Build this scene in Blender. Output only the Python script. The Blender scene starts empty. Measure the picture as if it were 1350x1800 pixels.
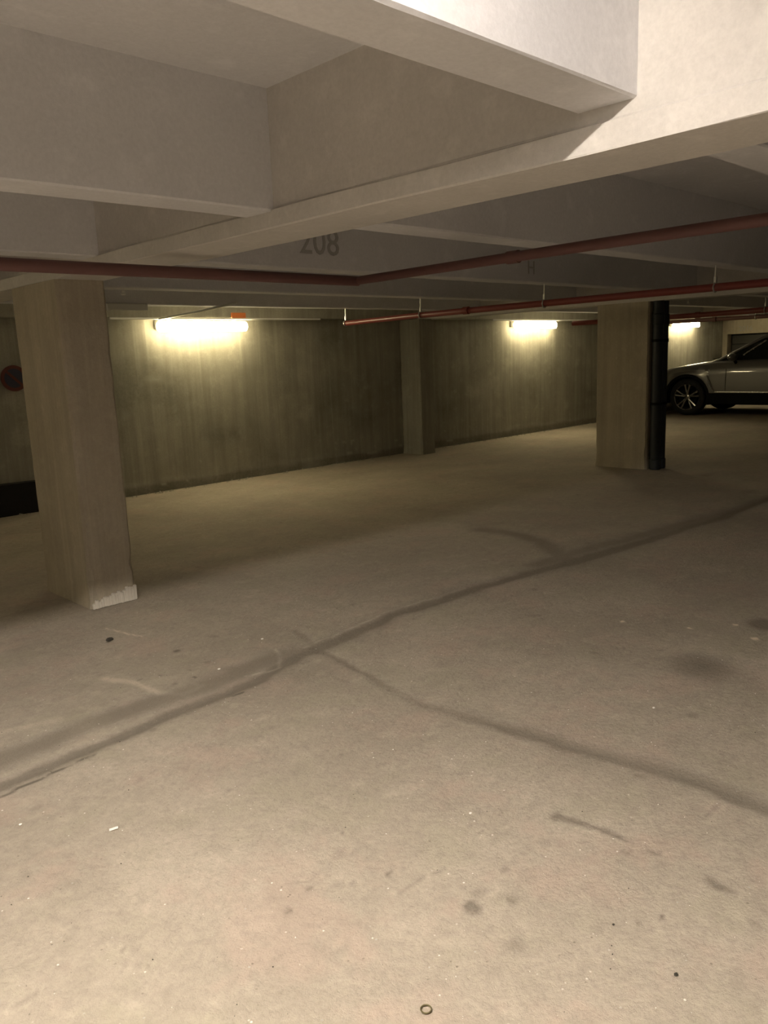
import bpy, bmesh, math
import numpy as np
from mathutils import Vector, Matrix

# ------------------------------------------------------------------ camera, world, exposure
scn = bpy.context.scene
COL = scn.collection
rng = np.random.default_rng(7)
PI = math.pi

YAW, PITCH, ROLL, FPX = 0.804376, 0.192225, 0.039405, 1409.22
CAM = Vector((0, 0, 1.40))
fw0 = Vector((math.cos(YAW), math.sin(YAW), 0)); rt0 = Vector((math.sin(YAW), -math.cos(YAW), 0)); up0 = Vector((0, 0, 1))
fwd = fw0*math.cos(PITCH) - up0*math.sin(PITCH)
upv = fw0*math.sin(PITCH) + up0*math.cos(PITCH)
rgt = rt0*math.cos(ROLL) - upv*math.sin(ROLL)
upr = upv*math.cos(ROLL) + rt0*math.sin(ROLL)
cd = bpy.data.cameras.new('camera'); cam = bpy.data.objects.new('camera', cd); COL.objects.link(cam)
cam.matrix_world = Matrix(((rgt.x, upr.x, -fwd.x, CAM.x), (rgt.y, upr.y, -fwd.y, CAM.y), (rgt.z, upr.z, -fwd.z, CAM.z), (0, 0, 0, 1)))
cd.sensor_fit = 'VERTICAL'; cd.sensor_height = 36; cd.lens = FPX*36/1800; cd.clip_start = 0.02
scn.camera = cam

w = bpy.data.worlds.new('world'); scn.world = w; w.use_nodes = True
w.node_tree.nodes['Background'].inputs[0].default_value = (0.05, 0.045, 0.04, 1)
w.node_tree.nodes['Background'].inputs[1].default_value = 0.0
scn.view_settings.view_transform = 'Standard'; scn.view_settings.look = 'None'
scn.view_settings.gamma = 1.0; scn.view_settings.use_curve_mapping = False
scn.view_settings.exposure = 0.0

# lamp strengths (each is the light of a fixture built below)
E_WALL = 48.0      # wall fittings
E_NEAR = 1480.0      # fitting under the slab beside the camera
C_WALL = (1.0, 0.83, 0.48)
C_NEAR = (1.0, 0.89, 0.77)

# ------------------------------------------------------------------ room dimensions
YW = 8.146; XE = 19.0; XL = -14.0; YN = -11.0
SLAB = 2.36; ZB = 1.88; ZJ = 1.95
BX = (-11.33, -4.72, 1.894, 8.509, 15.124); BW = 0.283          # beams across, over the pillars
JY = (-10.55, -9.1, -7.65, -6.2, -4.75, -3.30, -1.85, -0.40, 1.048, 2.503, 3.95, 5.42, 6.87); JW = 0.167

# ------------------------------------------------------------------ helpers
def link(name, me, mat, parent=None):
    o = bpy.data.objects.new(name, me); COL.objects.link(o)
    if mat is not None: me.materials.append(mat)
    if parent is not None: o.parent = parent
    return o
def new(name, bm, mat, parent=None, smooth=False, loc=None):
    me = bpy.data.meshes.new(name)
    bmesh.ops.recalc_face_normals(bm, faces=bm.faces[:])
    bm.to_mesh(me); bm.free()
    if smooth:
        me.polygons.foreach_set('use_smooth', [True]*len(me.polygons)); 
        try: me.set_sharp_from_angle(angle=math.radians(40))
        except Exception: pass
    o = link(name, me, mat, parent)
    if loc is not None: o.location = loc
    return o
def thing(name, label, cat, loc=(0, 0, 0), rz=0, group=None):
    o = bpy.data.objects.new(name, None); COL.objects.link(o); o.location = loc; o.rotation_euler = (0, 0, rz)
    o.empty_display_size = 0.1
    o['label'] = label; o['category'] = cat
    if group: o['group'] = group
    return o
def tag(o, label, cat, group=None):
    o['label'] = label; o['category'] = cat
    if group: o['group'] = group
    return o
def struct(o): o['kind'] = 'structure'; return o
def box(bm, x0, x1, y0, y1, z0, z1, bev=0.0, seg=1):
    b = bmesh.new()
    bmesh.ops.create_cube(b, size=1, matrix=Matrix.Translation(((x0+x1)/2, (y0+y1)/2, (z0+z1)/2)) @ Matrix.Diagonal((abs(x1-x0), abs(y1-y0), abs(z1-z0), 1)))
    if bev: bmesh.ops.bevel(b, geom=b.edges[:], offset=bev, segments=seg, profile=0.6, affect='EDGES')
    join(bm, b)
def join(bm, b, M=None):
    me = bpy.data.meshes.new('t'); 
    if M is not None: bmesh.ops.transform(b, matrix=M, verts=b.verts[:])
    b.to_mesh(me); b.free(); bm.from_mesh(me); bpy.data.meshes.remove(me)
def tube(bm, pts, r, seg=10, closed=False):
    pts = [Vector(p) for p in pts]; n = len(pts); rings = []
    rs = r if hasattr(r, '__len__') else [r]*n
    ref = None
    for i, p in enumerate(pts):
        if closed: t = pts[(i+1) % n]-pts[i-1]
        else: t = pts[min(i+1, n-1)]-pts[max(i-1, 0)]
        t.normalize()
        if ref is None: ref = Vector((0, 0, 1)) if abs(t.z) < .9 else Vector((1, 0, 0))
        a = t.cross(ref).normalized(); b = t.cross(a).normalized(); ref = -b if True else ref
        ref = b.cross(t)*0 + (b if b.dot(ref) > 0 else -b)
        rings.append([bm.verts.new(p+(a*math.cos(2*PI*k/seg)+ref*math.sin(2*PI*k/seg))*rs[i]) for k in range(seg)])
    m = n if closed else n-1
    for i in range(m):
        A = rings[i]; B = rings[(i+1) % n]
        for k in range(seg):
            try: bm.faces.new((A[k], A[(k+1) % seg], B[(k+1) % seg], B[k]))
            except ValueError: pass
    if not closed:
        bm.faces.new(rings[0]); bm.faces.new(rings[-1][::-1])
def lathe(bm, prof, seg=40, axis='X', M=None):
    """prof: list of (radius, along)"""
    b = bmesh.new(); rings = []
    for (r, h) in prof:
        ring = []
        for k in range(seg):
            a = 2*PI*k/seg
            ring.append(b.verts.new((h, r*math.cos(a), r*math.sin(a)) if axis == 'X' else (r*math.cos(a), r*math.sin(a), h)))
        rings.append(ring)
    for A, B in zip(rings, rings[1:]):
        for k in range(seg): b.faces.new((A[k], A[(k+1) % seg], B[(k+1) % seg], B[k]))
    join(bm, b, M)

def vnoise(x, y, seed=0):
    xi = np.floor(x).astype(np.int64); yi = np.floor(y).astype(np.int64); fx = x-xi; fy = y-yi
    def hsh(a, b):
        n = (a*374761393 + b*668265263 + seed*1442695041) & 0xffffffff
        n = ((n ^ (n >> 13))*1274126177) & 0xffffffff
        return ((n ^ (n >> 16)) & 0xffff)/65535.0
    sx = fx*fx*(3-2*fx); sy = fy*fy*(3-2*fy)
    a = hsh(xi, yi)*(1-sx)+hsh(xi+1, yi)*sx; b = hsh(xi, yi+1)*(1-sx)+hsh(xi+1, yi+1)*sx
    return a*(1-sy)+b*sy
def fbm(x, y, o=4, seed=0):
    s = 0; a = .5; t = 0
    for i in range(o):
        s = s+a*vnoise(x*2**i, y*2**i, seed+i); t += a; a *= .55
    return s/t
def segdist(x, y, pts):
    best = np.full(x.shape, 1e9); side = np.zeros(x.shape); tt = np.zeros(x.shape)
    for i, (p, q) in enumerate(zip(pts, pts[1:])):
        dx, dy = q[0]-p[0], q[1]-p[1]; L = dx*dx+dy*dy
        t = np.clip(((x-p[0])*dx+(y-p[1])*dy)/L, 0, 1)
        ex = x-p[0]-t*dx; ey = y-p[1]-t*dy; d = np.hypot(ex, ey)
        m = d < best
        best = np.where(m, d, best); side = np.where(m, np.sign(dx*ey-dy*ex), side); tt = np.where(m, i+t, tt)
    return best, side, tt
def grid_mesh(name, P, nx, ny, attr=None):
    me = bpy.data.meshes.new(name)
    me.vertices.add(nx*ny); me.vertices.foreach_set('co', P.reshape(-1).astype(np.float32))
    i = np.arange(nx-1)[:, None]*ny+np.arange(ny-1)[None, :]
    q = np.stack([i, i+ny, i+ny+1, i+1], -1).reshape(-1, 4)
    n = len(q)
    me.loops.add(4*n); me.loops.foreach_set('vertex_index', q.reshape(-1).astype(np.int32))
    me.polygons.add(n); me.polygons.foreach_set('loop_start', np.arange(0, 4*n, 4, dtype=np.int32))
    me.polygons.foreach_set('loop_total', np.full(n, 4, dtype=np.int32))
    me.update(calc_edges=True)
    me.polygons.foreach_set('use_smooth', [True]*n)
    if attr is not None:
        a = me.color_attributes.new('marks', 'FLOAT_COLOR', 'POINT')
        a.data.foreach_set('color', attr.reshape(-1).astype(np.float32))
    me.validate()
    return me

# ------------------------------------------------------------------ materials
def mat(name, col, rough=.6, metal=0, **kw):
    m = bpy.data.materials.new(name); m.use_nodes = True
    nt = m.node_tree; b = nt.nodes['Principled BSDF']
    b.inputs['Base Color'].default_value = (*col, 1); b.inputs['Roughness'].default_value = rough; b.inputs['Metallic'].default_value = metal
    for k, v in kw.items(): b.inputs[k.replace('_', ' ')].default_value = v
    # a little procedural grain in the roughness of everything
    t = nt.nodes.new('ShaderNodeTexNoise'); t.inputs['Scale'].default_value = 30; t.inputs['Detail'].default_value = 4
    c = nt.nodes.new('ShaderNodeTexCoord'); nt.links.new(c.outputs['Object'], t.inputs['Vector'])
    r = nt.nodes.new('ShaderNodeMapRange'); r.inputs['To Min'].default_value = max(rough-.06, .02); r.inputs['To Max'].default_value = min(rough+.08, 1)
    nt.links.new(t.outputs['Fac'], r.inputs['Value']); nt.links.new(r.outputs['Result'], b.inputs['Roughness'])
    return m
def emit(name, col, strength):
    m = bpy.data.materials.new(name); m.use_nodes = True; nt = m.node_tree
    b = nt.nodes['Principled BSDF']; b.inputs['Base Color'].default_value = (.9, .9, .88, 1)
    b.inputs['Emission Color'].default_value = (*col, 1); b.inputs['Emission Strength'].default_value = strength
    return m
def concrete(name, dark, light, scale=1.5, bump=.15, streak=0, marks=False, rough=.85, fleck=0, grain=60):
    m = bpy.data.materials.new(name); m.use_nodes = True; nt = m.node_tree; N = nt.nodes; L = nt.links
    b = N['Principled BSDF']; b.inputs['Roughness'].default_value = rough; b.inputs['Specular IOR Level'].default_value = .3
    geo = N.new('ShaderNodeNewGeometry')
    def noise(s, d=5, vec=None, ro=.6):
        t = N.new('ShaderNodeTexNoise'); t.inputs['Scale'].default_value = s; t.inputs['Detail'].default_value = d; t.inputs['Roughness'].default_value = ro
        L.new(vec or geo.outputs['Position'], t.inputs['Vector']); return t.outputs['Fac']
    def mix(f, a, c, bl='MIX'):
        t = N.new('ShaderNodeMix'); t.data_type = 'RGBA'; t.blend_type = bl
        if isinstance(f, float): t.inputs[0].default_value = f
        else: L.new(f, t.inputs[0])
        for i, v in ((6, a), (7, c)):
            if isinstance(v, tuple): t.inputs[i].default_value = (*v, 1)
            else: L.new(v, t.inputs[i])
        return t.outputs[2]
    def rng_(v, a, c, d=0., e=1.):
        t = N.new('ShaderNodeMapRange'); t.inputs[1].default_value = a; t.inputs[2].default_value = c; t.inputs[3].default_value = d; t.inputs[4].default_value = e
        L.new(v, t.inputs[0]); return t.outputs[0]
    col = mix(rng_(noise(scale, 6), .3, .7), dark, light)
    g = noise(grain, 6, ro=.75)
    col = mix(rng_(g, .3, .7, .0, .40 if fleck else .28), col, tuple(v*.55 for v in dark))
    g2 = noise(9, 5)
    col = mix(rng_(g2, .55, .75, 0., .35), col, tuple(min(v*1.2, 1) for v in light))
    h = g
    if streak:
        mp = N.new('ShaderNodeMapping'); mp.inputs['Scale'].default_value = (7, 7, .35)
        L.new(geo.outputs['Position'], mp.inputs['Vector'])
        s = noise(1.6, 4, mp.outputs['Vector'])
        col = mix(rng_(s, .4, .68, 0., streak), col, tuple(v*.45 for v in dark))
        mp2 = N.new('ShaderNodeMapping'); mp2.inputs['Scale'].default_value = (14, 14, .5); mp2.inputs['Location'].default_value = (3, 5, 1)
        L.new(geo.outputs['Position'], mp2.inputs['Vector'])
        s2 = noise(1.3, 3, mp2.outputs['Vector'])
        col = mix(rng_(s2, .55, .75, 0., streak*.6), col, tuple(min(v*1.5, 1) for v in light))
    if fleck:
        hue = noise(2.3, 4, ro=.7); col = mix(rng_(hue, .38, .48, .5, 0.), col, (dark[0]*1.22, dark[1]*1.10, dark[2]*1.12)); col = mix(rng_(hue, .53, .63, 0., .45), col, (dark[0]*1.0, dark[1]*1.05, dark[2]*.98))
        mot = noise(16, 5, ro=.7); col = mix(rng_(mot, .48, .7, 0., .42), col, tuple(v*.7 for v in dark))
        v = N.new('ShaderNodeTexVoronoi'); v.inputs['Scale'].default_value = fleck; L.new(geo.outputs['Position'], v.inputs['Vector'])
        n2 = noise(6, 2)
        f = N.new('ShaderNodeMath'); f.operation = 'MULTIPLY'
        L.new(rng_(v.outputs['Distance'], .10, .16, 1., 0.), f.inputs[0]); L.new(rng_(n2, .45, .6), f.inputs[1])
        s = N.new('ShaderNodeSeparateColor'); L.new(v.outputs['Color'], s.inputs[0])
        f2 = N.new('ShaderNodeMath'); f2.operation = 'MULTIPLY'; L.new(f.outputs[0], f2.inputs[0]); L.new(rng_(s.outputs[0], .80, .81), f2.inputs[1])
        col = mix(f2.outputs[0], col, (.85, .82, .76))
        f3 = N.new('ShaderNodeMath'); f3.operation = 'MULTIPLY'; L.new(f.outputs[0], f3.inputs[0]); L.new(rng_(s.outputs[1], .75, .76, 0., .6), f3.inputs[1])
        col = mix(f3.outputs[0], col, (.10, .085, .06))
        v2 = N.new('ShaderNodeTexVoronoi'); v2.inputs['Scale'].default_value = 3.2; v2.inputs['Randomness'].default_value = 1
        wv = N.new('ShaderNodeVectorMath'); wv.operation = 'ADD'
        nn = N.new('ShaderNodeTexNoise'); nn.inputs['Scale'].default_value = 14; L.new(geo.outputs['Position'], nn.inputs['Vector'])
        sc = N.new('ShaderNodeVectorMath'); sc.operation = 'SCALE'; sc.inputs[3].default_value = .06; L.new(nn.outputs['Color'], sc.inputs[0])
        L.new(geo.outputs['Position'], wv.inputs[0]); L.new(sc.outputs[0], wv.inputs[1]); L.new(wv.outputs[0], v2.inputs['Vector'])
        col = mix(rng_(v2.outputs['Distance'], .03, .10, .35, 0.), col, tuple(v*.4 for v in dark))
    if marks:
        a = N.new('ShaderNodeAttribute'); a.attribute_name = 'marks'
        s = N.new('ShaderNodeSeparateColor'); L.new(a.outputs['Color'], s.inputs[0])
        g3 = noise(38, 6, ro=.8)
        def brk(ch, lo):
            n_ = N.new('ShaderNodeMath'); n_.operation = 'MULTIPLY_ADD'; L.new(g3, n_.inputs[0]); n_.inputs[1].default_value = .9; L.new(s.outputs[ch], n_.inputs[2])
            t = N.new('ShaderNodeMath'); t.operation = 'MULTIPLY'; L.new(s.outputs[ch], t.inputs[0]); L.new(rng_(n_.outputs[0], .55, .98, .12, 1.25), t.inputs[1]); return t.outputs[0]
        col = mix(brk(0, .65), col, tuple(v*.35 for v in dark))
        col = mix(brk(1, .5), col, tuple(min(v*1.5, 1) for v in light))
        col = mix(brk(2, .5), col, tuple(v*.60 for v in dark))
    L.new(col, b.inputs['Base Color'])
    bp = N.new('ShaderNodeBump'); bp.inputs['Strength'].default_value = bump; bp.inputs['Distance'].default_value = .01
    L.new(h, bp.inputs['Height']); L.new(bp.outputs[0], b.inputs['Normal'])
    return m

M_FLOOR = concrete('floor_concrete', (.37, .325, .262), (.52, .462, .376), 1.2, .75, marks=True, fleck=45, rough=.8, grain=42)
M_WALL = concrete('wall_concrete', (.32, .305, .25), (.46, .44, .37), 1.4, .25, streak=.32, marks=True)
M_CEIL = concrete('ceiling_paint', (.66, .66, .68), (.74, .735, .75), .9, .12)
M_BEAM = concrete('beam_paint', (.58, .56, .53), (.68, .65, .61), 1.2, .2)
M_PILL = concrete('pillar_concrete', (.41, .36, .27), (.52, .465, .36), 1.8, .3, streak=.25)
M_RED = mat('red_pipe_paint', (.22, .045, .036), .4)
M_RED2 = mat('dull_red_paint', (.13, .058, .05), .6)
M_STEEL = mat('galvanised_steel', (.62, .62, .60), .35, .8)
M_WHITE = mat('white_plastic', (.75, .75, .72), .4)
M_BLACKPIPE = mat('black_pipe', (.012, .016, .018), .55)
M_BLACK = mat('black_plastic', (.006, .006, .006), .75, 0, Specular_IOR_Level=.15)
M_BLACKFOOT = mat('black_wall_foot', (.010, .009, .008), .85)
M_STENCIL = mat('stencil_paint', (.40, .39, .385), .8)
M_PAINT = mat('grey_car_paint', (.125, .12, .115), .38, .5, Coat_Weight=.8, Coat_Roughness=.05)
M_TRIM = mat('satin_trim', (.55, .55, .53), .25, 1.0)
M_RUBBER = mat('tyre_rubber', (.010, .010, .010), .8)
M_ALLOY = mat('alloy_rim', (.48, .47, .46), .28, 1.0)
M_GLASS = mat('tinted_glass', (.02, .024, .02), .04, 0, Transmission_Weight=.55, IOR=1.45)
M_SEAT = mat('dark_seat', (.03, .028, .026), .8)
M_LENS = mat('lamp_lens', (.5, .5, .5), .1, 0, Transmission_Weight=.3)
M_REDLENS = mat('red_lens', (.25, .01, .01), .15)
M_DOOR = mat('garage_door_paint', (.05, .048, .042), .6)
M_PAPER = mat('white_paper', (.9, .88, .82), .7)
M_BRONZE = mat('tarnished_brass', (.16, .14, .07), .45, .6)
M_GRIT = mat('dark_grit', (.03, .027, .02), .9)
M_PALE = mat('pale_mortar_and_lit_foot', (.62, .58, .5), .9)  # mortar lump, and the lamp light painted on the pillar foot
M_ORANGELIT = mat('orange_lit_plastic', (.75, .22, .06), .5)  # orange glow of the lamp put into the box's own colour
M_SIGNW = mat('sign_red_rim', (.12, .03, .026), .6)
M_SIGNB = mat('sign_blue_disc', (.035, .035, .06), .6)
M_HOUSE = mat('lamp_housing', (.55, .55, .53), .5)
M_TUBE = emit('lamp_diffuser_light', C_WALL, E_WALL)
M_TUBE2 = emit('near_lamp_light', C_NEAR, E_NEAR)

# ------------------------------------------------------------------ floor
def axis(lo, f0, f1, hi, step, coarse):
    a = np.arange(f0, f1+1e-6, step)
    return np.concatenate([np.arange(lo, f0-1e-6, coarse), a, np.arange(f1+coarse, hi, coarse), [hi]])
xs = axis(XL, -.3, 6.2, XE+4, .016, .25); ys = axis(YN, -.3, 5.2, 9.0, .016, .12)
X, Y = np.meshgrid(xs, ys, indexing='ij')
wx = X+.05*(fbm(X*3, Y*3, 3, 1)-.5)*2; wy = Y+.05*(fbm(X*3, Y*3, 3, 9)-.5)*2
wx2 = X+.02*(fbm(X*9, Y*9, 3, 3)-.5)*2; wy2 = Y+.02*(fbm(X*9, Y*9, 3, 5)-.5)*2
dark = np.zeros_like(X); lite = np.zeros_like(X); broad = np.zeros_like(X); hz = np.zeros_like(X)
def sm(d, a, b): return np.clip((b-d)/(b-a), 0, 1)**1.3
# joint that runs along the bays, under the second joist
lineA = [(-2, 2.75), (.78, 2.77), (1.49, 2.86), (1.95, 2.86), (2.12, 2.92), (2.35, 2.95), (2.97, 3.03), (3.6, 2.97), (4.54, 2.86), (6.1, 2.72), (9, 2.66), (13, 2.6)]
d, s, t = segdist(wx, wy, lineA)
wA = .035+.03*fbm(X*1.7, Y*1.7, 2, 21)
dark = np.maximum(dark, .55*sm(d, wA*.5, wA*1.5)); broad = np.maximum(broad, (.42+.25*np.clip((X-1.8)*2, 0, 1))*sm(d, .01, .15))
d2, s2, _ = segdist(wx2, wy2-.0, [(p[0], p[1]-.07) for p in lineA[:6]]); dark = np.maximum(dark, .8*sm(d2, .002, .014)*(fbm(X*2, Y*2, 2, 4) > .4))
lite = np.maximum(lite, .5*sm(np.abs(d-.06), .0, .02)*(s > 0)*(X > 2.3)*(X < 3.6))
hz -= .006*sm(d, .01, .07)
lineW = [(.2, 2.95), (.9, 2.98), (1.3, 3.02), (1.7, 3.0), (2.1, 3.0), (2.3, 2.98)]
d, s, t = segdist(wx, wy, lineW); broad = np.maximum(broad, .62*sm(d, .03, .17))
# joint across, under the beam
lineB = [(2.45, 3.25), (2.35, 2.95), (2.28, 2.47), (2.22, 2.2), (2.25, 1.97), (2.3, 1.48), (2.37, 1.09), (2.36, .81), (2.4, -.5), (2.35, -3)]
d, s, t = segdist(wx2, wy2, lineB)
dark = np.maximum(dark, .55*sm(d, .012, .04)*(.4+.6*fbm(X*4, Y*4, 2, 8))); broad = np.maximum(broad, .65*sm(d, .02, .11)*np.clip((2.7-Y), .2, 1))
hz -= .004*sm(d, .01, .05)
lineB2 = [(2.40, 3.0), (2.42, 3.5), (2.3, 4.0)]
d, s, t = segdist(wx, wy, lineB2); broad = np.maximum(broad, .25*sm(d, .03, .14))
# broken crack under the near face of the beam
lineC = [(1.90, 1.27), (1.93, 1.16), (1.93, 1.05), (1.92, .96), (1.93, .85), (1.91, .77), (1.90, .64), (1.9, .2), (1.92, -1)]
d, s, t = segdist(wx2, wy2, lineC); br = np.clip((fbm(X*9, Y*9, 3, 33)-.38)*5, 0, 1)
dark = np.maximum(dark, .55*sm(d, .006, .03)*br)
# joint branch beyond the middle of the floor
d, s, t = segdist(wx, wy, [(4.54, 2.88), (4.9, 3.4), (4.95, 3.99)]); broad = np.maximum(broad, .6*sm(d, .03, .22))
d, s, t = segdist(wx, wy, [(4.3, 3.0), (5.1, 2.95), (6.1, 2.8), (7.4, 2.7)]); broad = np.maximum(broad, .6*sm(d, .03, .2))
# worn pale screed edges near the big pillar
for L_, wd, k in (([(1.79, 4.08), (1.82, 3.95), (1.86, 3.80)], .018, .55), ([(1.46, 3.40), (1.54, 3.25), (1.56, 3.05), (1.62, 2.97), (1.72, 3.0)], .05, .45),
                  ([(2.2, 3.1), (2.15, 2.97), (2.08, 2.90), (1.9, 2.93)], .02, .45), ([(1.55, 3.2), (1.8, 3.15), (2.1, 3.08)], .09, .22), ([(.9, 3.2), (1.15, 3.15)], .07, .3)):
    d, s, t = segdist(wx2, wy2, L_); lite = np.maximum(lite, k*sm(d, wd*.2, wd))
broad *= (.75+.5*fbm(X*5, Y*5, 3, 40)); broad = np.clip(broad, 0, .8)
# large blotches
bl = fbm(X*1.1, Y*1.1, 4, 50); broad = np.maximum(broad, np.clip((bl-.56)*1.6, 0, .3))
lite = np.maximum(lite, np.clip((fbm(X*1.6, Y*1.6, 4, 60)-.58)*1.3, 0, .22))
# oil and gum spots: (x, y, radius, strength), on the floor
CAMF = []
def onfloor(px, py):
    dv = fwd+rgt*((px-675)/FPX)-upr*((py-900)/FPX); t = -CAM.z/dv.z; return CAM.x+dv.x*t, CAM.y+dv.y*t
for px, py, r, k in ((830, 1595, .035, .55), (902, 1585, .022, .5), (908, 1660, .035, .38), (680, 1533, .016, .6), (543, 1560, .018, .5), (618, 1552, .017, .5), (503, 1598, .018, .55), (555, 1530, .02, .3),
                  (1165, 1611, .014, .6), (1122, 1622, .018, .45), (402, 1390, .018, .5), (605, 1467, .012, .5), (1325, 1617, .02, .45), (540, 1310, .015, .45), (602, 1327, .015, .4), (243, 1370, .02, .35),
                  (190, 1127, .02, .8), (313, 1144, .03, .6), (330, 1177, .016, .6), (245, 1194, .02, .5), (342, 1189, .016, .7), (370, 1205, .014, .6), (285, 1186, .015, .5), (310, 1202, .02, .4), (365, 1165, .025, .4), (573, 1178, .035, .3),
                  (1245, 833, .16, .6), (1045, 835, .12, .5), (1325, 862, .15, .4), (1088, 1130, .015, .5), (885, 1530, .02, .4), (975, 1435, .03, .5), (1100, 1500, .03, .4), (1145, 1500, .02, .45), (1120, 1365, .03, .4), (1270, 1328, .012, .6)):
    x0, y0 = onfloor(px, py); d = np.hypot(wx2-x0, wy2-y0); dark = np.maximum(dark, k*sm(d, r*.5, r*1.25))
x0, y0 = onfloor(1232, 1170); d = np.hypot((wx-x0), (wy-y0)); broad = np.maximum(broad, .85*np.clip(1-d/.24, 0, 1)**.8)
for px, py, r in ((1095, 1092, .018), (1212, 1104, .018), (1295, 1098, .02), (1328, 1123, .028), (1340, 1100, .02)):
    x0, y0 = onfloor(px, py); d = np.hypot(wx2-x0, wy2-y0); lite = np.maximum(lite, .9*sm(d, r*.4, r*1.2))
x0, y0 = onfloor(1345, 1098); d = np.hypot(wx2-x0, wy2-y0); broad = np.maximum(broad, .95*sm(d, .05, .14))
# scratches
for a, b_ in (((700, 1570), (790, 1525)), ((200, 1690), (285, 1702)), ((190, 1690), (215, 1665)), ((30, 1770), (65, 1750)), ((830, 1480), (850, 1460)), ((1230, 1440), (1265, 1412))):
    d, s, t = segdist(wx2, wy2, [onfloor(*a), onfloor(*b_)]); dark = np.maximum(dark, .35*sm(d, .001, .014)); lite = np.maximum(lite, .3*sm(np.abs(d-.014), 0, .01))
hz += .004*(fbm(X*1.3, Y*1.3, 3, 70)-.5)*(np.hypot(X-2, Y-2) < 9)
# keep the floor flat along walls and pillars
attr = np.stack([dark, lite, broad, np.ones_like(X)], -1)
P = np.stack([X, Y, hz-.002], -1)
floor = struct(link('floor', grid_mesh('floor', P, len(xs), len(ys), attr), M_FLOOR))

# ------------------------------------------------------------------ ceiling with beams and joists
bm = bmesh.new(); box(bm, XL, XE, YN, YW+.2, SLAB, SLAB+.25); ceiling = struct(new('ceiling', bm, M_CEIL))
bm = bmesh.new(); box(bm, XE, XE+4, YN, YW+.2, SLAB, SLAB+.25); struct(new('trim_1', bm, M_CEIL))
for i, x in enumerate(BX):
    # beam whose lowest 7 cm stands a little proud, as cast in its own mould
    b = bmesh.new(); n = 60; yy = np.linspace(YN, YW, n)
    sec = [(x+.012, SLAB+.01), (x+.012, ZB+.075), (x+.008, ZB+.068), (x, ZB+.064), (x, ZB+.004), (x+.004, ZB), (x+BW-.004, ZB), (x+BW, ZB+.004), (x+BW, SLAB+.01)]
    rings = []
    for k, y in enumerate(yy):
        rings.append([b.verts.new((sx+(rng.random()-.5)*.005*(1 < q < 8), y, sz+(rng.random()-.5)*.005*(1 < q < 8))) for q, (sx, sz) in enumerate(sec)])
    for A, B in zip(rings, rings[1:]):
        for q in range(len(sec)-1): b.faces.new((A[q], A[q+1], B[q+1], B[q]))
    b.faces.new(rings[0]); b.faces.new(rings[-1])
    new('cross_beam', b, M_BEAM, ceiling)
ends = [XL]+[v for x in BX for v in (x+.03, x+BW-.03)]+[XE]
joists = {}
for y in JY:
    for k in range(0, len(ends), 2):
        x0, x1 = ends[k], ends[k+1]; b = bmesh.new(); n = 24; xx = np.linspace(x0+.0, x1, n)
        zj = ZJ-.01 if y > 1.5 else ZJ+.035
        sec = [(y, SLAB+.01), (y, zj+.006), (y+.006, zj), (y+JW-.006, zj), (y+JW, zj+.006), (y+JW, SLAB+.01)]
        rings = [[b.verts.new((xv, sy+(rng.random()-.5)*.003*(0 < q < 5), sz+(rng.random()-.5)*.003*(0 < q < 5))) for q, (sy, sz) in enumerate(sec)] for xv in xx]
        for A, B in zip(rings, rings[1:]):
            for q in range(5): b.faces.new((A[q], A[q+1], B[q+1], B[q]))
        b.faces.new(rings[0]); b.faces.new(rings[-1])
        joists[(y, k)] = new('joist', b, M_CEIL, ceiling)
bm = bmesh.new(); box(bm, XL, XE, YW-.15, YW+.02, 1.89, SLAB+.01, .006); new('edge_beam', bm, M_WALL, ceiling)

def stencil(text, loc, size, rot, mat_, parent, name='stencil_number', ext=.0015):
    cu = bpy.data.curves.new(name, 'FONT'); cu.body = text; cu.size = size; cu.extrude = ext; cu.resolution_u = 3
    cu.align_x = 'CENTER'; cu.align_y = 'BOTTOM'
    o = bpy.data.objects.new(name, cu); COL.objects.link(o)
    dg = bpy.context.evaluated_depsgraph_get(); me = bpy.data.meshes.new_from_object(o.evaluated_get(dg))
    COL.objects.unlink(o); bpy.data.objects.remove(o)
    o = bpy.data.objects.new(name, me); me.materials.clear(); me.materials.append(mat_); COL.objects.link(o)
    o.location = loc; o.rotation_euler = rot
    if parent is not None: o.parent = parent
    return o
stencil('208', (3.34, 3.947, 1.985), .22, (PI/2, 0, 0), M_STENCIL, joists[(3.95, 6)])
stencil('H', (5.55, 3.947, 1.97), .15, (PI/2, 0, 0), M_STENCIL, joists[(3.95, 6)], 'stencil_letter')

# ------------------------------------------------------------------ walls
xw = np.arange(XL, XE+.001, .04); zw = np.linspace(0, SLAB, 60)
XX, ZZ = np.meshgrid(xw, zw, indexing='ij')
dk = np.clip((fbm(XX*1.3, ZZ*1.8, 4, 80)-.44)*1.3, 0, .38); lt = np.clip((fbm(XX*2.0, ZZ*2.6, 4, 90)-.6)*2, 0, .3)
basez = .10+.10*fbm(XX*2.2, XX*0, 3, 95)
flake = (fbm(XX*7, ZZ*16, 3, 99) > .70)*(fbm(XX*1.2, ZZ, 2, 101) > .5)*(ZZ < .30)*(ZZ > .06); lt = np.maximum(lt, flake*.4)
dk = np.maximum(dk, .45*sm(ZZ, basez*.6, basez))      # darker foot of the wall, ragged top edge
PW = np.stack([XX, YW+.006*(fbm(XX*2, ZZ*2, 3, 97)-.5)-.012*(ZZ < basez*.8)*fbm(XX*9, ZZ*9, 2, 98), ZZ], -1)
me = grid_mesh('wall_far', PW[::-1], len(xw), len(zw), np.stack([dk, lt, dk*0, dk*0+1], -1)[::-1])
wall_far = struct(link('wall_far', me, M_WALL))
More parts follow.
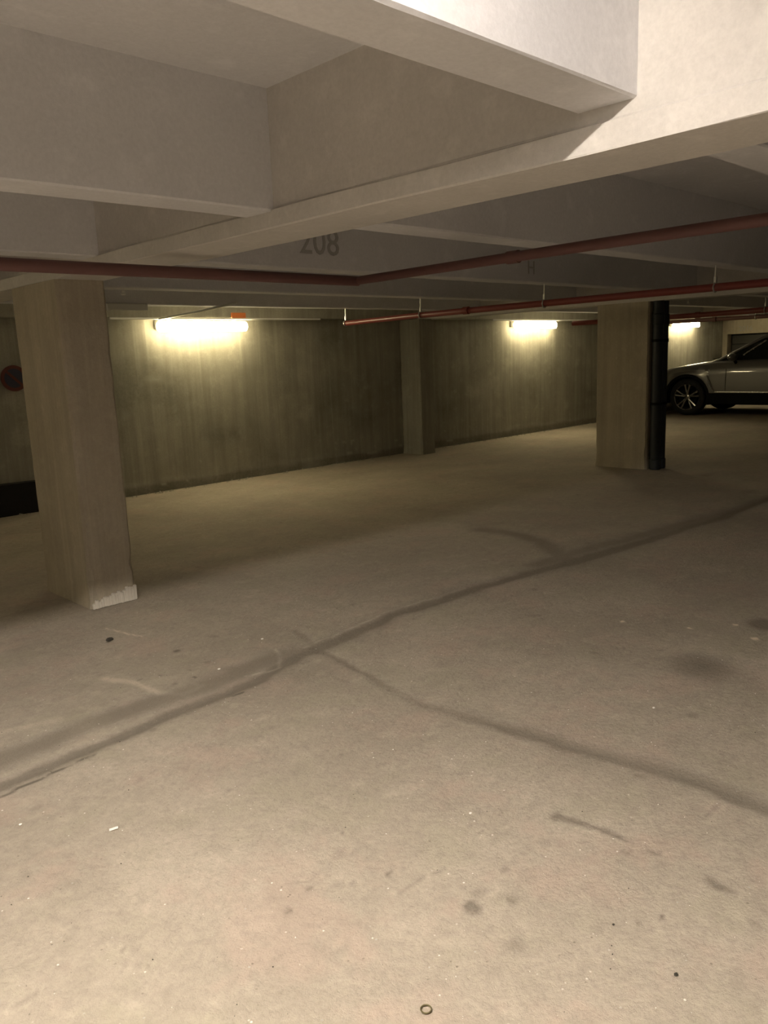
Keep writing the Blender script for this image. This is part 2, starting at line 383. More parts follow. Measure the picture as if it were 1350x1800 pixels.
bm = bmesh.new(); box(bm, XL, XE+4, YW+.01, YW+.25, -.01, SLAB+.1); new('core', bm, M_WALL, wall_far)
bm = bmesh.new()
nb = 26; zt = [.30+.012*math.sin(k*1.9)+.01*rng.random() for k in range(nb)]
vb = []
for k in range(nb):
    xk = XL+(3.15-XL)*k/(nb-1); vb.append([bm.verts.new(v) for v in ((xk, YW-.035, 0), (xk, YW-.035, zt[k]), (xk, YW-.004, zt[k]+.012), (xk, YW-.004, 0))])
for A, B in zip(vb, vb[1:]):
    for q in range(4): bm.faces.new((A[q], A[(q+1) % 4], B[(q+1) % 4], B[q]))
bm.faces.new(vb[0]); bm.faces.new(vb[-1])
struct(new('black_strip_left', bm, M_BLACKFOOT))  # raised black strip along the left foot of the far wall
bm = bmesh.new(); box(bm, XL-.2, XL, YN, YW, 0, SLAB); struct(new('wall_left', bm, M_WALL))
bm = bmesh.new(); box(bm, XL-.2, XE+4, YN-.2, YN, 0, SLAB); struct(new('wall_near', bm, M_WALL))
# right-hand end: lintels and piers with recessed garage doors
bm = bmesh.new()
box(bm, XE, XE+.22, 8.03, YW, 0, SLAB, .004)
dz = 1.58; bays = []
y1 = 8.03
while y1 > YN+.5:
    y0 = max(y1-2.6, YN); bays.append((y0, y1)); box(bm, XE, XE+.22, y0-.22, y0, 0, SLAB, .004); box(bm, XE+.002, XE+.218, y0-.01, y1+.01, dz, SLAB-.001, .003); y1 = y0-.22
wall_right = struct(new('wall_right', bm, M_PILL))
for k, (y0, y1) in enumerate(bays):
    b = bmesh.new(); box(b, XE+.26, XE+.30, y0-.05, y1+.05, 0.01, dz+.1)
    d = struct(new('door_%d' % (k+1), b, M_DOOR))
    for q in range(7):
        b = bmesh.new(); zz = .02+q*.222; box(b, XE+.235, XE+.262, y0+.01, y1-.01, zz, zz+.205, .006); new('door_panel', b, M_DOOR, d)
    b = bmesh.new(); tube(b, [(XE+.235, (y0+y1)/2-.07, .8), (XE+.2, (y0+y1)/2-.07, .8), (XE+.2, (y0+y1)/2+.07, .8), (XE+.235, (y0+y1)/2+.07, .8)], .008, 8); new('door_handle', b, M_STEEL, d)
stencil('2016', (XE-.004, 7.62, 1.61), .16, (PI/2, 0, -PI/2), M_STENCIL, wall_right)

# ------------------------------------------------------------------ pillars
def pillar_mesh(bm, w_, d_, h_, seed, foot=True):
    """w along x, d along y; cast column with worn, chipped arrises, slightly spread at the foot"""
    r = np.random.default_rng(seed); n = 34; c = .012; rings = []
    for k in range(n):
        z = h_*k/(n-1)
        e = .006*max(0, 1-z/.12) if foot else 0
        pts = []
        for (sx, sy) in ((0, 0), (1, 0), (1, 1), (0, 1)):
            cx = c+abs(r.normal())*.004+(.010*r.random() if z < .25 else 0)
            px, py = sx*w_+(e if sx else -e), sy*d_+(e if sy else -e); ix, iy = (1 if sx == 0 else -1), (1 if sy == 0 else -1)
            a = (px+ix*cx, py); b_ = (px, py+iy*cx)
            pts += [b_, a] if (sx, sy) in ((0, 0), (1, 1)) else [a, b_]
        rings.append([bm.verts.new((x, y, z)) for x, y in pts])
    for A, B in zip(rings, rings[1:]):
        for q in range(8): bm.faces.new((A[q], A[(q+1) % 8], B[(q+1) % 8], B[q]))
    bm.faces.new(rings[0]); bm.faces.new(rings[-1])
def pillar(x, y, seed, label, d_=.655, name='concrete_pillar', cat='pillar', group=None, h_=ZB):
    t = thing(name, label, cat, (x, y, 0), group=group)
    b = bmesh.new(); pillar_mesh(b, BW, d_, h_, seed); new('shaft', b, M_PILL if cat == 'pillar' else M_WALL, t)
    return t
p1 = pillar(BX[-3], 4.474, 1, 'big bare concrete pillar in the left foreground, lamp light on its foot painted as a pale strip')
b = bmesh.new()   # pale strip painting the lamp light that reaches the pillar foot
r_ = np.random.default_rng(3)
for k in range(16):
    u = k/15; hgt = .035+.05*u+.02*r_.random(); ww = .02
    box(b, u*.262, u*.262+.022, -.016-.006*r_.random(), .001, 0, hgt, .005)
new('lit_foot_strip', b, M_PALE, p1)
p2 = pillar(BX[-2], 4.474, 2, 'concrete pillar in front of the car, with two black downpipes on its right edge')
pillar(BX[-1]-.0, 4.474, 4, 'far concrete pillar outside the right edge of the view, level with the parked car')
def pilaster(x, seed, label): return pillar(x, YW-.377, seed, label, d_=.377, name='wall_pilaster', cat='pilaster')
pilaster(BX[-3], 11, 'wall pilaster hidden behind the big left foreground pillar')
pilaster(BX[-2]-.23, 12, 'concrete pilaster on the far wall between the first and second wall lamps')
pilaster(BX[-1], 13, 'wall pilaster hidden behind the pillar with the downpipes')

# black downpipes
for (x, r, lab, zt) in ((BX[-2]+.068, .062, 'black downpipe on the pillar edge, the left and thicker one of the pair', ZB), (BX[-2]+.202, .052, 'black downpipe, the right and thinner one of the pair with the wall bracket', ZB)):
    t = thing('black_downpipe', lab, 'pipe', (x, 4.398, 0))
    b = bmesh.new(); tube(b, [(0, 0, .0), (0, 0, zt)], r*.93, 18); new('pipe', b, M_BLACKPIPE, t, True)
    for z in (.04, 1.66):
        b = bmesh.new(); tube(b, [(0, 0, z-.035), (0, 0, z-.03), (0, 0, z+.075), (0, 0, z+.08)], [r*.95, r*1.08, r*1.08, r*.95], 18); new('collar', b, M_BLACKPIPE, t, True)
    for z in (.75, 1.45):
        b = bmesh.new(); tube(b, [(0, 0, z-.015), (0, 0, z+.015)], r*1.06, 18)
        if r < .055: box(b, .04, r+.035, -.02, .02, z-.02, z+.02, .004)
        new('clamp', b, M_BLACK, t, False)

# ------------------------------------------------------------------ lamps
def rplate(bm, hx, hz_, rad, y0, y1, zc):
    """flat capsule-ended bar: rounded rectangle in x-z, thickness in y, softened rims"""
    b = bmesh.new(); prof = []
    for cx, cz, a0 in ((hx-rad, hz_-rad, 0), (-hx+rad, hz_-rad, 90), (-hx+rad, -hz_+rad, 180), (hx-rad, -hz_+rad, 270)):
        for k in range(7):
            a = math.radians(a0+15*k); prof.append((cx, cz, math.cos(a), math.sin(a)))
    lay = ((y0, .016), (y0+.006, .006), (y0+.016, 0), (y1, 0)); rings = []
    for y, e in lay: rings.append([b.verts.new((cx+(rad-e)*c, y, zc+cz+(rad-e)*s_)) for cx, cz, c, s_ in prof])
    n = len(prof)
    for A, B in zip(rings, rings[1:]):
        for k in range(n): b.faces.new((A[k], A[(k+1) % n], B[(k+1) % n], B[k]))
    b.faces.new(rings[0]); b.faces.new(rings[-1]); join(bm, b)
def wall_lamp(x, label, m=M_TUBE):
    t = thing('wall_lamp', label, 'lamp', (x, YW-.10, 1.808), group='tube lamps along the far wall')
    L_ = 1.157
    b = bmesh.new(); box(b, -L_/2+.02, L_/2-.02, -.005, .085, -.035, .060, .018, 3); new('housing', b, M_HOUSE, t, True)
    b = bmesh.new(); rplate(b, L_/2, .056, .045, -.062, -.004, -.006); new('diffuser', b, m, t, True)
    for s in (-1, 1):
        b = bmesh.new(); box(b, s*.42-.014, s*.42+.014, .0, .004, -.068, .066, .001); new('clip', b, M_STEEL, t)
    return t
wall_lamp(5.026, 'glowing tube lamp on the far wall, the large one nearest the left foreground pillar')
wall_lamp(11.401, 'glowing tube lamp on the far wall, between the pilaster and the pillar with downpipes')
wall_lamp(16.881, 'glowing tube lamp on the far wall, the small one above the car bonnet')
wall_lamp(-1.4, 'glowing tube lamp on the far wall, beyond the left edge of the view')
t = thing('ceiling_lamp', 'tube lamp under the slab beside the camera, above the top edge of the view', 'lamp', (-.3, .513, SLAB))
b = bmesh.new(); box(b, -.62, .62, -.06, .06, -.045, .0, .01, 2); new('housing', b, M_HOUSE, t, True)
b = bmesh.new(); tube(b, [(-.6, 0, -.07), (.6, 0, -.07)], .014, 16); new('diffuser', b, M_TUBE2, t, True)

# small parts around the first lamp
b = bmesh.new(); box(b, 5.38, 5.58, YW-.165, YW-.10, 1.895, 1.955, .006); 
tag(new('junction_box', b, M_ORANGELIT), 'small junction box, its lamp glow painted orange, above the right end of the nearest wall lamp', 'box')
def rod(name, pts, r, m, label, cat, seg=8, group=None):
    b = bmesh.new(); tube(b, pts, r, seg); return tag(new(name, b, m, None, True), label, cat, group)
rod('conduit', [(4.42, 6.45, 1.94), (4.42, 7.2, 1.90), (4.45, 7.97, 1.878)], .012, M_STEEL, 'thin pale conduit slanting down to the left end of the nearest wall lamp', 'conduit')
rod('conduit', [(3.9, 7.985, 1.884), (6.7, 7.985, 1.884)], .011, M_WHITE, 'thin white conduit running just above the nearest wall lamp', 'conduit')
rod('conduit', [(10.2, 7.985, 1.884), (14.9, 7.985, 1.884)], .013, M_WHITE, 'thin white conduit running above the middle wall lamp to the pillar', 'conduit')
b = bmesh.new(); box(b, 3.33, 3.72, 6.84, 6.871, 1.885, 1.945, .004); tag(new('cover_plate', b, M_WHITE), 'pale flat cover plate on the ceiling joist right of the left pillar', 'plate')

# ------------------------------------------------------------------ sprinkler pipes
def pipe(pts, r, label, hangers=(), m=M_RED, couplings=()):
    t = thing('sprinkler_pipe', label, 'pipe', pts[0])
    o = Vector(pts[0]); q = [tuple(Vector(p)-o) for p in pts]
    b = bmesh.new(); tube(b, q, r, 14); new('pipe', b, m, t, True)
    for (x, y, z, hx) in hangers:
        b = bmesh.new(); x, y, z = x-o.x, y-o.y, z-o.z
        tube(b, [(x, y, z+r), (x, y, (ZJ if any(j < y+o.y < j+JW for j in JY) else SLAB)-o.z)], .006, 6)
        d = (0, .014, 0) if hx else (.014, 0, 0)
        pts_ = [(x+(0 if hx == 0 else 0)+(math.cos(a)*(r+.003) if not hx else 0), y+(math.cos(a)*(r+.003) if hx else 0), z+math.sin(a)*(r+.003)) for a in np.linspace(0, 2*PI, 17)[:-1]]
        tube(b, pts_, .006, 6, True)
        box(b, x-.010, x+.010, y-.010, y+.010, z+r, z+r+.05, .003)
        new('hanger', b, M_STEEL, t, True)
    for (x, y, z) in couplings:
        b = bmesh.new(); x, y, z = x-o.x, y-o.y, z-o.z; dx = .03
        if abs(q[-1][0]-q[0][0]) > abs(q[-1][1]-q[0][1]): tube(b, [(x-dx, y, z), (x+dx, y, z)], r*1.25, 14)
        else: tube(b, [(x, y-dx, z), (x, y+dx, z)], r*1.25, 14)
        new('coupling', b, m, t, True)
    return t
pipe([(-6.9, 3.29, 1.80), (3.04, 3.29, 1.80)], .026, 'dull red sprinkler pipe running left to right over the big left pillar', [(-1, 3.29, 1.8, 1)], m=M_RED2, couplings=[(.2, 3.29, 1.8)])
pipe([(3.02, 3.255, 1.80), (2.98, 2.6, 1.80), (2.93, 1.8, 1.80), (2.91, 1.1, 1.80), (2.9, -10.9, 1.80)], .022, 'red sprinkler pipe crossing the second bay below the ceiling, nearest on the right', [(2.9, -.5, 1.8, 0)], m=M_RED2, couplings=[(2.96, 2.2, 1.8)])
pipe([(6.18, 6.93, 1.775), (5.93, 5.6, 1.778), (5.85, 4.4, 1.78), (5.86, 2.3, 1.79), (5.9, -10.9, 1.80)], .028, 'bright red sprinkler pipe ending near the pilaster, in the middle of the view', [(6.17, 6.905, 1.775, 0), (5.92, 5.52, 1.778, 0), (5.852, 4.03, 1.78, 0), (5.86, 2.58, 1.788, 0)], couplings=[(5.87, 4.9, 1.78)])
pipe([(10.92, 7.0, 1.775), (10.9, 5.2, 1.775), (10.6, 3.9, 1.78), (10.5, -10.9, 1.80)], .036, 'red sprinkler pipe passing above the lamp over the car bonnet', [(10.9, 5.5, 1.775, 0), (10.62, 4.03, 1.78, 0)], couplings=[(10.85, 5.0, 1.775)])
pipe([(14.2, 7.2, 1.80), (14.1, 5.9, 1.80), (14.0, -10.9, 1.8)], .034, 'farthest dull red sprinkler pipe, above the car windscreen', [(14.1, 5.5, 1.8, 0)], m=M_RED2, couplings=[(14.1, 6.2, 1.8)])

def sprinkler(x, y, z, label):
    t = thing('fire_sprinkler', label, 'sprinkler', (x, y, z))
    b = bmesh.new(); tube(b, [(0, 0, .0), (0, 0, SLAB-z)], .006, 8); new('stem', b, M_STEEL, t, True)
    b = bmesh.new(); lathe(b, [(.001, -.012), (.016, -.010), (.019, -.004), (.010, .004), (.010, .02), (.001, .021)], 16, 'Z'); new('deflector', b, M_WHITE, t, True)
sprinkler(2.94, 5.76, 1.93, 'small white sprinkler head under the ceiling just right of the left pillar')
sprinkler(2.11, 4.82, 1.865, 'tiny pale sprinkler head directly above the left pillar')
sprinkler(10.45, 4.95, 1.93, 'small white sprinkler head above the lamp over the car bonnet')
sprinkler(14.6, 5.60, 1.80, 'tiny white sprinkler head at the right edge above the car')

# ------------------------------------------------------------------ no-parking sign on the far wall
t = thing('no_parking_sign', 'round red and blue no-parking sign on the dark wall beside the left pillar', 'sign', (2.93, YW-.014, 1.325))
b = bmesh.new(); lathe(b, [(.001, 0), (.115, 0), (.125, .003), (.125, .010), (.001, .010)], 36, 'Z', Matrix.Rotation(PI/2, 4, 'X')); new('rim', b, M_SIGNW, t)
b = bmesh.new(); lathe(b, [(.001, .010), (.092, .010), (.092, .0125), (.001, .0125)], 36, 'Z', Matrix.Rotation(PI/2, 4, 'X')); new('disc', b, M_SIGNB, t)
b = bmesh.new(); bb = bmesh.new(); box(bb, -.10, .10, -.0145, -.010, -.012, .012); join(b, bb, Matrix.Rotation(math.radians(45), 4, 'Y')); new('slash_bar', b, M_SIGNW, t)

# ------------------------------------------------------------------ small things on the floor
fz = .0
x0, y0 = onfloor(749, 1776)
b = bmesh.new(); tube(b, [(x0+.0115*math.cos(a), y0+.0115*math.sin(a), .0035) for a in np.linspace(0, 2*PI, 29)[:-1]], .0016, 8, True)
tag(new('metal_ring', b, M_BRONZE, None, True), 'small tarnished metal ring lying on the floor at the bottom of the view', 'ring')
x0, y0 = onfloor(200, 1458)
b = bmesh.new(); bb = bmesh.new(); bmesh.ops.create_grid(bb, x_segments=4, y_segments=2, size=.5)
for v in bb.verts: v.co = Vector((v.co.x*.026, v.co.y*.012, .0035+.0015*math.sin(v.co.x*3)))
join(b, bb, Matrix.Translation((x0, y0, 0)) @ Matrix.Rotation(-.45, 4, 'Z')); o = new('paper_scrap', b, M_PAPER); md = o.modifiers.new('s', 'SOLIDIFY'); md.thickness = .0012
tag(o, 'small white paper scrap on the floor at the left of the foreground', 'paper')
def pebble(px, py, r, m, label, cat, seed, name='pebble'):
    x0, y0 = onfloor(px, py); rr = np.random.default_rng(seed)
    b = bmesh.new(); bmesh.ops.create_icosphere(b, subdivisions=2, radius=r)
    for v in b.verts: v.co *= 1+.25*(rr.random()-.5); v.co.z *= .5; v.co.x *= 1.3
    zmin = min(v.co.z for v in b.verts)
    for v in b.verts: v.co += Vector((x0, y0, -zmin))
    tag(new(name, b, m), label, cat)
pebble(1188, 1714, .0045, M_GRIT, 'tiny dark pebble on the bright floor at the lower right', 'pebble', 1)
pebble(1078, 1626, .003, M_GRIT, 'tiny dark pebble on the floor between the faint stains at right', 'pebble', 2)
pebble(827, 1430, .004, M_PAPER, 'tiny white chip on the floor below the crossing of the cracks', 'chip', 3, 'plaster_chip')
pebble(36, 1450, .004, M_PAPER, 'tiny white chip on the floor left of the paper scrap', 'chip', 4, 'plaster_chip')
pebble(385, 1177, .006, M_PAPER, 'tiny white chip on the worn patch near the left pillar', 'chip', 5, 'plaster_chip')
pebble(461, 1124, .006, M_PAPER, 'tiny white chip just above the crossing of the cracks', 'chip', 6, 'plaster_chip')
pebble(1149, 1245, .005, M_PAPER, 'tiny white chip on the floor below the round dark stain', 'chip', 7, 'plaster_chip')
pebble(193, 1126, .016, M_GRIT, 'small dark crumb of dirt in front of the left pillar', 'dirt', 8, 'dirt_crumb')
pebble(906, 760, .035, M_PALE, 'pale broken lump of mortar at the foot of the far wall, below the middle lamp', 'rubble', 9, 'mortar_lump')
# scatter of grit and glittering crumbs, nobody could count it
vs = []; fs = []
rr = np.random.default_rng(12)
def crumbs(n, xr, yr, s0, s1, name, m, pw=1):
    vs = []; fs = []
    for k in range(n):
        x = rr.uniform(*xr); y = rr.uniform(*yr); s = s0+(s1-s0)*rr.random()**3
        a = rr.random()*PI; c, q = math.cos(a)*s, math.sin(a)*s; i = len(vs)
        vs += [(x+c, y+q, -.001), (x-q, y+c*.7, -.001), (x-c, y-q, -.001), (x+q*.8, y-c, -.001), (x, y, s*.8)]
        fs += [(i, i+1, i+4), (i+1, i+2, i+4), (i+2, i+3, i+4), (i+3, i, i+4)]
    me = bpy.data.meshes.new(name); me.from_pydata(vs, [], fs); o = link(name, me, m, floor); o['kind'] = 'stuff'
crumbs(420, (.1, 3.6), (.1, 3.8), .0006, .0022, 'white_grit', M_PAPER)
crumbs(500, (.1, 3.8), (.1, 3.8), .0008, .0026, 'dark_grit', M_GRIT)
# rubble and flakes along the foot of the far wall
crumbs(260, (2.8, 8.0), (YW-.10, YW-.005), .004, .022, 'wall_foot_rubble', M_WALL)
crumbs(200, (8.7, 13.5), (YW-.10, YW-.005), .004, .026, 'wall_foot_rubble', M_WALL)

# ------------------------------------------------------------------ car (nose to the far wall). local: x = along car from nose to tail, y = side (+ = near side), z up
HW = .94
def interp(u, pts): return float(np.interp(u, [p[0] for p in pts], [p[1] for p in pts]))
WU = (.755, 3.60); WR = .365; AR = .425
def hw(u): return HW-.30*max(0, (.45-u)/.45)**2.2-.22*max(0, (u-4.2)/.45)**2
TOP = [(0, .66), (.03, .76), (.10, .85), (.3, .935), (.66, 1.00), (1.0, 1.045), (1.3, 1.085), (2, 1.09), (4.2, 1.10), (4.5, 1.04), (4.62, .9), (4.65, .8)]
BELT = [(0, .60), (.05, .68), (.12, .74), (.35, .82), (.66, .875), (1.3, .925), (2.3, .955), (3.6, .99), (4.3, .98), (4.55, .92), (4.65, .74)]
BOT = [(0, .42), (.08, .28), (.3, .25), (4.2, .26), (4.5, .34), (4.65, .48)]
def zbot(u):
    z = interp(u, BOT)
    for c in WU:
        if abs(u-c) < AR: z = max(z, .35+math.sqrt(AR*AR-(u-c)**2))
    return z
car = thing('parked_car', 'dark grey crossover car parked nose to the far wall behind the pillar with downpipes', 'car', (15.55+HW, YW-.05, 0), -PI/2)
# local x (tailwards) -> world -Y ; local y -> world +X ... near side is local -y
def body_pt(u, side):  # half section from sill to centre line
    h = hw(u); zb = zbot(u); be = interp(u, BELT); tp = max(interp(u, TOP), be+.02); fl = .02*math.exp(-((u-WU[0])/.5)**2)+.02*math.exp(-((u-WU[1])/.5)**2)
    pts = [(h-.07, zb), (h-.012+fl, zb+.006), (h+fl, zb+.03)]
    for f, dw in ((.2, .004), (.4, .0), (.6, -.004), (.8, -.012), (.93, -.014), (1, -.035)):
        z = zb+.03+(be-zb-.03)*f; tum = dw-(.03 if .45 < z < .56 else 0)*(1.15 < u < 3.2)*0
        pts.append((h+tum+fl*(1-f*.5), z))
    pts += [(h-.055, be+(tp-be)*.45), (h-.085, be+(tp-be)*.72), (h-.13, be+(tp-be)*.86), (h*.6, be+(tp-be)*.965), (h*.3, tp-.001), (0, tp)]
    return [(u, side*a, b) for a, b in pts]
us = sorted(set([round(v, 4) for v in list(np.arange(0, 4.651, .05))+[0.01, .02, 4.64]+[c+AR*math.cos(a) for c in WU for a in np.linspace(0, PI, 25)]+[c+s*(AR+.001) for c in WU for s in (-1, 1)]]))
bm = bmesh.new()
rings = []
for u in us:
    L_ = body_pt(u, -1); R_ = body_pt(u, 1)
    rings.append([bm.verts.new(v) for v in L_+R_[-2::-1]])
for A, B in zip(rings, rings[1:]):
    for k in range(len(A)-1): bm.faces.new((A[k], A[k+1], B[k+1], B[k]))
bm.faces.new(rings[0]); bm.faces.new(rings[-1][::-1])
new('body', bm, M_PAINT, car, True)
bm = bmesh.new()
box(bm, .12, WU[0]-AR+.02, -.72, .72, .25, .6); box(bm, WU[0]-AR-.05, WU[0]+AR+.05, -.60, .60, .27, .85); box(bm, WU[0]+AR-.02, WU[1]-AR+.02, -.86, .86, .22, .55)
box(bm, WU[1]-AR-.05, WU[1]+AR+.05, -.60, .60, .27, .9); box(bm, WU[1]+AR-.02, 4.5, -.7, .7, .30, .6)
new('underbody', bm, M_BLACK, car)
# arch mouldings, sills
for s in (-1, 1):
    for c in WU:
        b = bmesh.new(); n = 26; rg = []
        for a in np.linspace(-.28, PI+.28, n):
            rg.append([b.verts.new((c+r*math.cos(a), s*(yy), .35+r*math.sin(a))) for r, yy in ((AR-.012, HW-.14), (AR-.012, HW+.026), (AR+.035, HW+.030), (AR+.045, HW-.02))])
        for A, B in zip(rg, rg[1:]):
            for q in range(3): b.faces.new((A[q], A[q+1], B[q+1], B[q]))
        new('wheel_arch_moulding', b, M_BLACK, car, True)
    b = bmesh.new(); y0, y1 = sorted((s*(HW-.07), s*(HW+.024))); box(b, WU[0]+AR+.02, WU[1]-AR-.02, y0, y1, .235, .445, .02, 2); new('sill', b, M_BLACK, car)
    b = bmesh.new(); y0, y1 = sorted((s*(HW-.02), s*(HW+.030))); box(b, WU[0]+AR+.14, WU[1]-AR-.10, y0, y1, .447, .475, .008, 2); new('sill_trim', b, M_TRIM if s < 3 else M_PAINT, car)
    # vent blade behind the front wheel
    b = bmesh.new(); tube(b, [(1.16, s*(HW+.012), .78), (1.20, s*(HW+.020), .68), (1.30, s*(HW+.020), .48)], [.010, .016, .009], 8); new('wing_vent', b, M_TRIM, car, True)
    # door seams and handles
    for u in (1.52, 2.62, 3.42):
        b = bmesh.new(); zt_ = interp(u, BELT); tube(b, [(u, s*(HW+.000), .48), (u, s*(HW+.0), .70), (u, s*(HW-.014), zt_-.03)], .006, 6); new('door_seam', b, M_BLACK, car)
    for u in (2.42, 3.32):
        b = bmesh.new(); y0, y1 = sorted((s*(HW-.01), s*(HW+.028))); box(b, u, u+.17, y0, y1, .855, .885, .010, 2); new('door_handle', b, M_TRIM, car, True)
    b = bmesh.new(); bb = bmesh.new(); bmesh.ops.create_uvsphere(bb, u_segments=20, v_segments=12, radius=1); join(b, bb, Matrix.Translation((.24, s*.68, .74)) @ Matrix.Rotation(-s*.35, 4, 'Z') @ Matrix.Diagonal((.20, .16, .065, 1))); new('headlamp', b, M_LENS, car, True)
    b = bmesh.new(); bb = bmesh.new(); bmesh.ops.create_uvsphere(bb, u_segments=20, v_segments=12, radius=1); join(b, bb, Matrix.Translation((4.47, s*.68, .92)) @ Matrix.Diagonal((.16, .16, .08, 1))); new('tail_lamp', b, M_REDLENS, car, True)
    # mirror
    b = bmesh.new(); bb = bmesh.new(); bmesh.ops.create_uvsphere(bb, u_segments=18, v_segments=12, radius=1)
    join(b, bb, Matrix.Translation((1.66, s*1.00, 1.12)) @ Matrix.Diagonal((.085, .125, .075, 1))); mi = new('wing_mirror', b, M_PAINT, car, True)
    b = bmesh.new(); tube(b, [(1.68, s*.86, 1.0), (1.67, s*.93, 1.06), (1.66, s*.98, 1.08)], [.03, .025, .02], 10); new('mirror_arm', b, M_BLACK, mi, True)
# grille, plates
b = bmesh.new(); box(b, -.012, .03, -.30, .30, .50, .66, .01); gr = new('grille', b, M_BLACK, car)
for k in range(7):
    b = bmesh.new(); y = -.26+k*.0867; box(b, -.018, .0, y-.008, y+.008, .51, .65, .003); new('grille_bar', b, M_TRIM, gr)
b = bmesh.new(); box(b, 4.64, 4.66, -.26, .26, .62, .73, .004); new('rear_plate', b, M_WHITE, car)
# greenhouse
RF = [(1.20, 1.07), (1.35, 1.13), (2.10, 1.52), (2.45, 1.60), (2.9, 1.635), (3.5, 1.61), (4.0, 1.54), (4.2, 1.48), (4.56, 1.06)]
def gz(u): return interp(u, RF)
def side_w(z): return .865-(z-.94)*.36-(max(0, z-1.35))**2*.6
def gpt(u, t, s, off=0):
    """t 0 belt .. 1 roof edge"""
    zt_ = max(gz(u)-.055, 1.0); z = .96+(zt_-.96)*t
    return Vector((u, s*(side_w(z)+off), z+off*.3))
bm = bmesh.new(); rings = []
gu = np.linspace(1.20, 4.56, 60)
for u in gu:
    row = []
    for s in (-1, 1):
        half = [gpt(u, t, s) for t in (0, .25, .5, .75, 1)]
        wt = abs(half[-1].y); half += [Vector((u, s*(wt-.05), gz(u)-.018)), Vector((u, s*wt*.5, gz(u)))]
        row.append(half)
    L_ = row[0]+[Vector((u, 0, gz(u)+.006))]+row[1][::-1]
    rings.append([bm.verts.new(v) for v in L_])
for A, B in zip(rings, rings[1:]):
    for k in range(len(A)-1): bm.faces.new((A[k], A[k+1], B[k+1], B[k]))
bm.faces.new(rings[0]); bm.faces.new(rings[-1][::-1])
new('window_glass', bm, M_GLASS, car, True)
bm = bmesh.new(); rings = []
for u in np.linspace(2.12, 4.12, 30):
    L_ = []
    for s in (-1, 1):
        e = gpt(u, .96, s, .010); e2 = gpt(u, 1, s, .010); wt = abs(e2.y)
        h_ = [e, e2, Vector((u, s*(wt-.06), gz(u)-.010)), Vector((u, s*wt*.5, gz(u)+.008))]
        L_.append(h_)
    rings.append([bm.verts.new(v) for v in L_[0]+[Vector((u, 0, gz(u)+.014))]+L_[1][::-1]])
for A, B in zip(rings, rings[1:]):
    for k in range(len(A)-1): bm.faces.new((A[k], A[k+1], B[k+1], B[k]))
new('roof', bm, M_PAINT, car, True)
def strip(name, path, wdt, m, s):
    """flat bar on the side glass. path: (u,t)"""
    b = bmesh.new(); P_ = [gpt(u, t, s, .008) for u, t in path]
    tube(b, P_, wdt, 8); new(name, b, m, car, True)
for s in (-1, 1):
    # screen pillar follows the front edge of the glasshouse
    b = bmesh.new(); tube(b, [(1.22, s*.83, 1.03)]+[tuple(gpt(u, 1, s, .004)) for u in (1.36, 1.6, 1.85, 2.1, 2.25)], [.022, .028, .028, .028, .026, .02], 10); new('screen_pillar', b, M_PAINT, car, True)
    strip('centre_pillar', [(2.72, 0), (2.74, .5), (2.80, 1)], .035, M_BLACK, s)
    strip('rear_pillar', [(3.6, 0), (3.66, .5), (3.74, 1)], .032, M_BLACK, s)
    strip('tail_pillar', [(4.42, 0), (4.36, .5), (4.22, .95)], .07, M_PAINT, s)
    b = bmesh.new(); tube(b, [tuple(gpt(u, .02, s, .012)) for u in np.linspace(1.62, 4.25, 20)], .010, 6); new('belt_trim', b, M_TRIM, car, True)
    b = bmesh.new(); tube(b, [tuple(gpt(u, t, s, .014)) for u, t in ((1.78, .55), (1.95, .72), (2.16, .86))], .016, 8); new('window_trim', b, M_TRIM, car, True)
    b = bmesh.new(); tube(b, [tuple(gpt(u, 1, s, -.04)+Vector((0, 0, .06+(-.03 if u in (2.25, 4.05) else 0)))) for u in (2.25, 2.35, 3.0, 3.6, 3.95, 4.05)], .014, 8); new('roof_rail', b, M_TRIM, car, True)
b = bmesh.new(); tube(b, [(1.14, -.66, 1.09), (1.19, -.4, 1.105), (1.22, .1, 1.11)], .009, 6); tube(b, [(1.14, .0, 1.10), (1.19, .3, 1.11), (1.22, .6, 1.095)], .009, 6); new('wiper', b, M_BLACK, car, True)
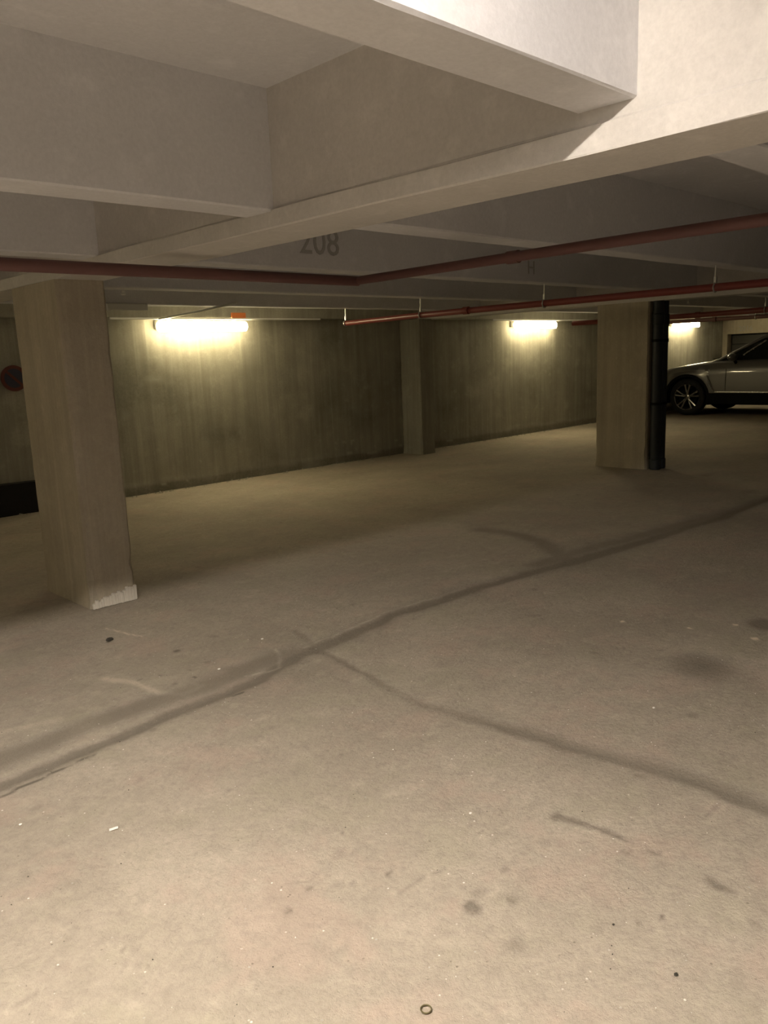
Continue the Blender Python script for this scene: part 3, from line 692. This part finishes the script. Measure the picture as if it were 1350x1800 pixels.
# interior
b = bmesh.new(); box(b, 1.35, 1.75, -.75, .75, .85, 1.10, .06, 3); new('dashboard', b, M_SEAT, car, True)
b = bmesh.new(); tube(b, [(1.86+.05*math.sin(a), -.38+.17*math.cos(a), 1.07+.16*math.sin(a)) for a in np.linspace(0, 2*PI, 25)[:-1]], .014, 8, True); new('steering_wheel', b, M_SEAT, car, True)
for s in (-1, 1):
    for u in (2.15, 3.05):
        b = bmesh.new(); box(b, u, u+.5, s*.38-.25, s*.38+.25, .62, .80, .05, 3)
        bb = bmesh.new(); box(bb, -.07, .07, -.24, .24, 0, .52, .05, 3); box(bb, -.05, .05, -.12, .12, .54, .70, .04, 3); join(b, bb, Matrix.Translation((u+.5, s*.38, .78)) @ Matrix.Rotation(.2, 4, 'Y'))
        new('seat', b, M_SEAT, car, True)
# wheels
def wheel(u, s):
    M = Matrix.Translation((u, s*(HW-.115), .36)) @ Matrix.Rotation(PI/2*s, 4, 'Z')   # local x of lathe -> outward
    b = bmesh.new(); lathe(b, [(.255, .115), (.27, .122), (.315, .12), (.345, .105), (.358, .08), (.360, .0), (.358, -.08), (.345, -.105), (.30, -.118), (.255, -.11), (.255, .115)], 56, 'X', M); ty = new('wheel', b, M_RUBBER, car, True)
    b = bmesh.new(); lathe(b, [(.258, .118), (.262, .108), (.248, .10), (.240, .06), (.236, -.05), (.24, -.1), (.256, -.11)], 48, 'X', M)
    lathe(b, [(.001, .085), (.045, .085), (.058, .075), (.062, .05), (.001, .045)], 24, 'X', M)
    for k in range(10):
        a = 2*PI*(k//2)/5+(.20 if k % 2 else -.20)+.3
        a2 = 2*PI*(k//2)/5+(.07 if k % 2 else -.07)+.3
        p0 = Vector((.068, .05*math.cos(a2), .05*math.sin(a2))); p1_ = Vector((.088, .247*math.cos(a), .247*math.sin(a)))
        bb = bmesh.new(); tube(bb, [p0, (p0+p1_)/2+Vector((.008, 0, 0)), p1_], [.020, .018, .024], 8); join(b, bb, M)
    new('rim', b, M_ALLOY, ty, True)
    b = bmesh.new(); lathe(b, [(.001, -.02), (.16, -.02), (.165, -.01), (.165, .005), (.001, .01)], 32, 'X', M); new('brake_disc', b, M_BLACK, ty, True)
    b = bmesh.new(); lathe(b, [(.001, -.06), (.23, -.06), (.23, -.055), (.001, -.055)], 32, 'X', M); new('wheel_back', b, M_BLACK, ty, True)
for u in WU:
    for s in (-1, 1): wheel(u, s)
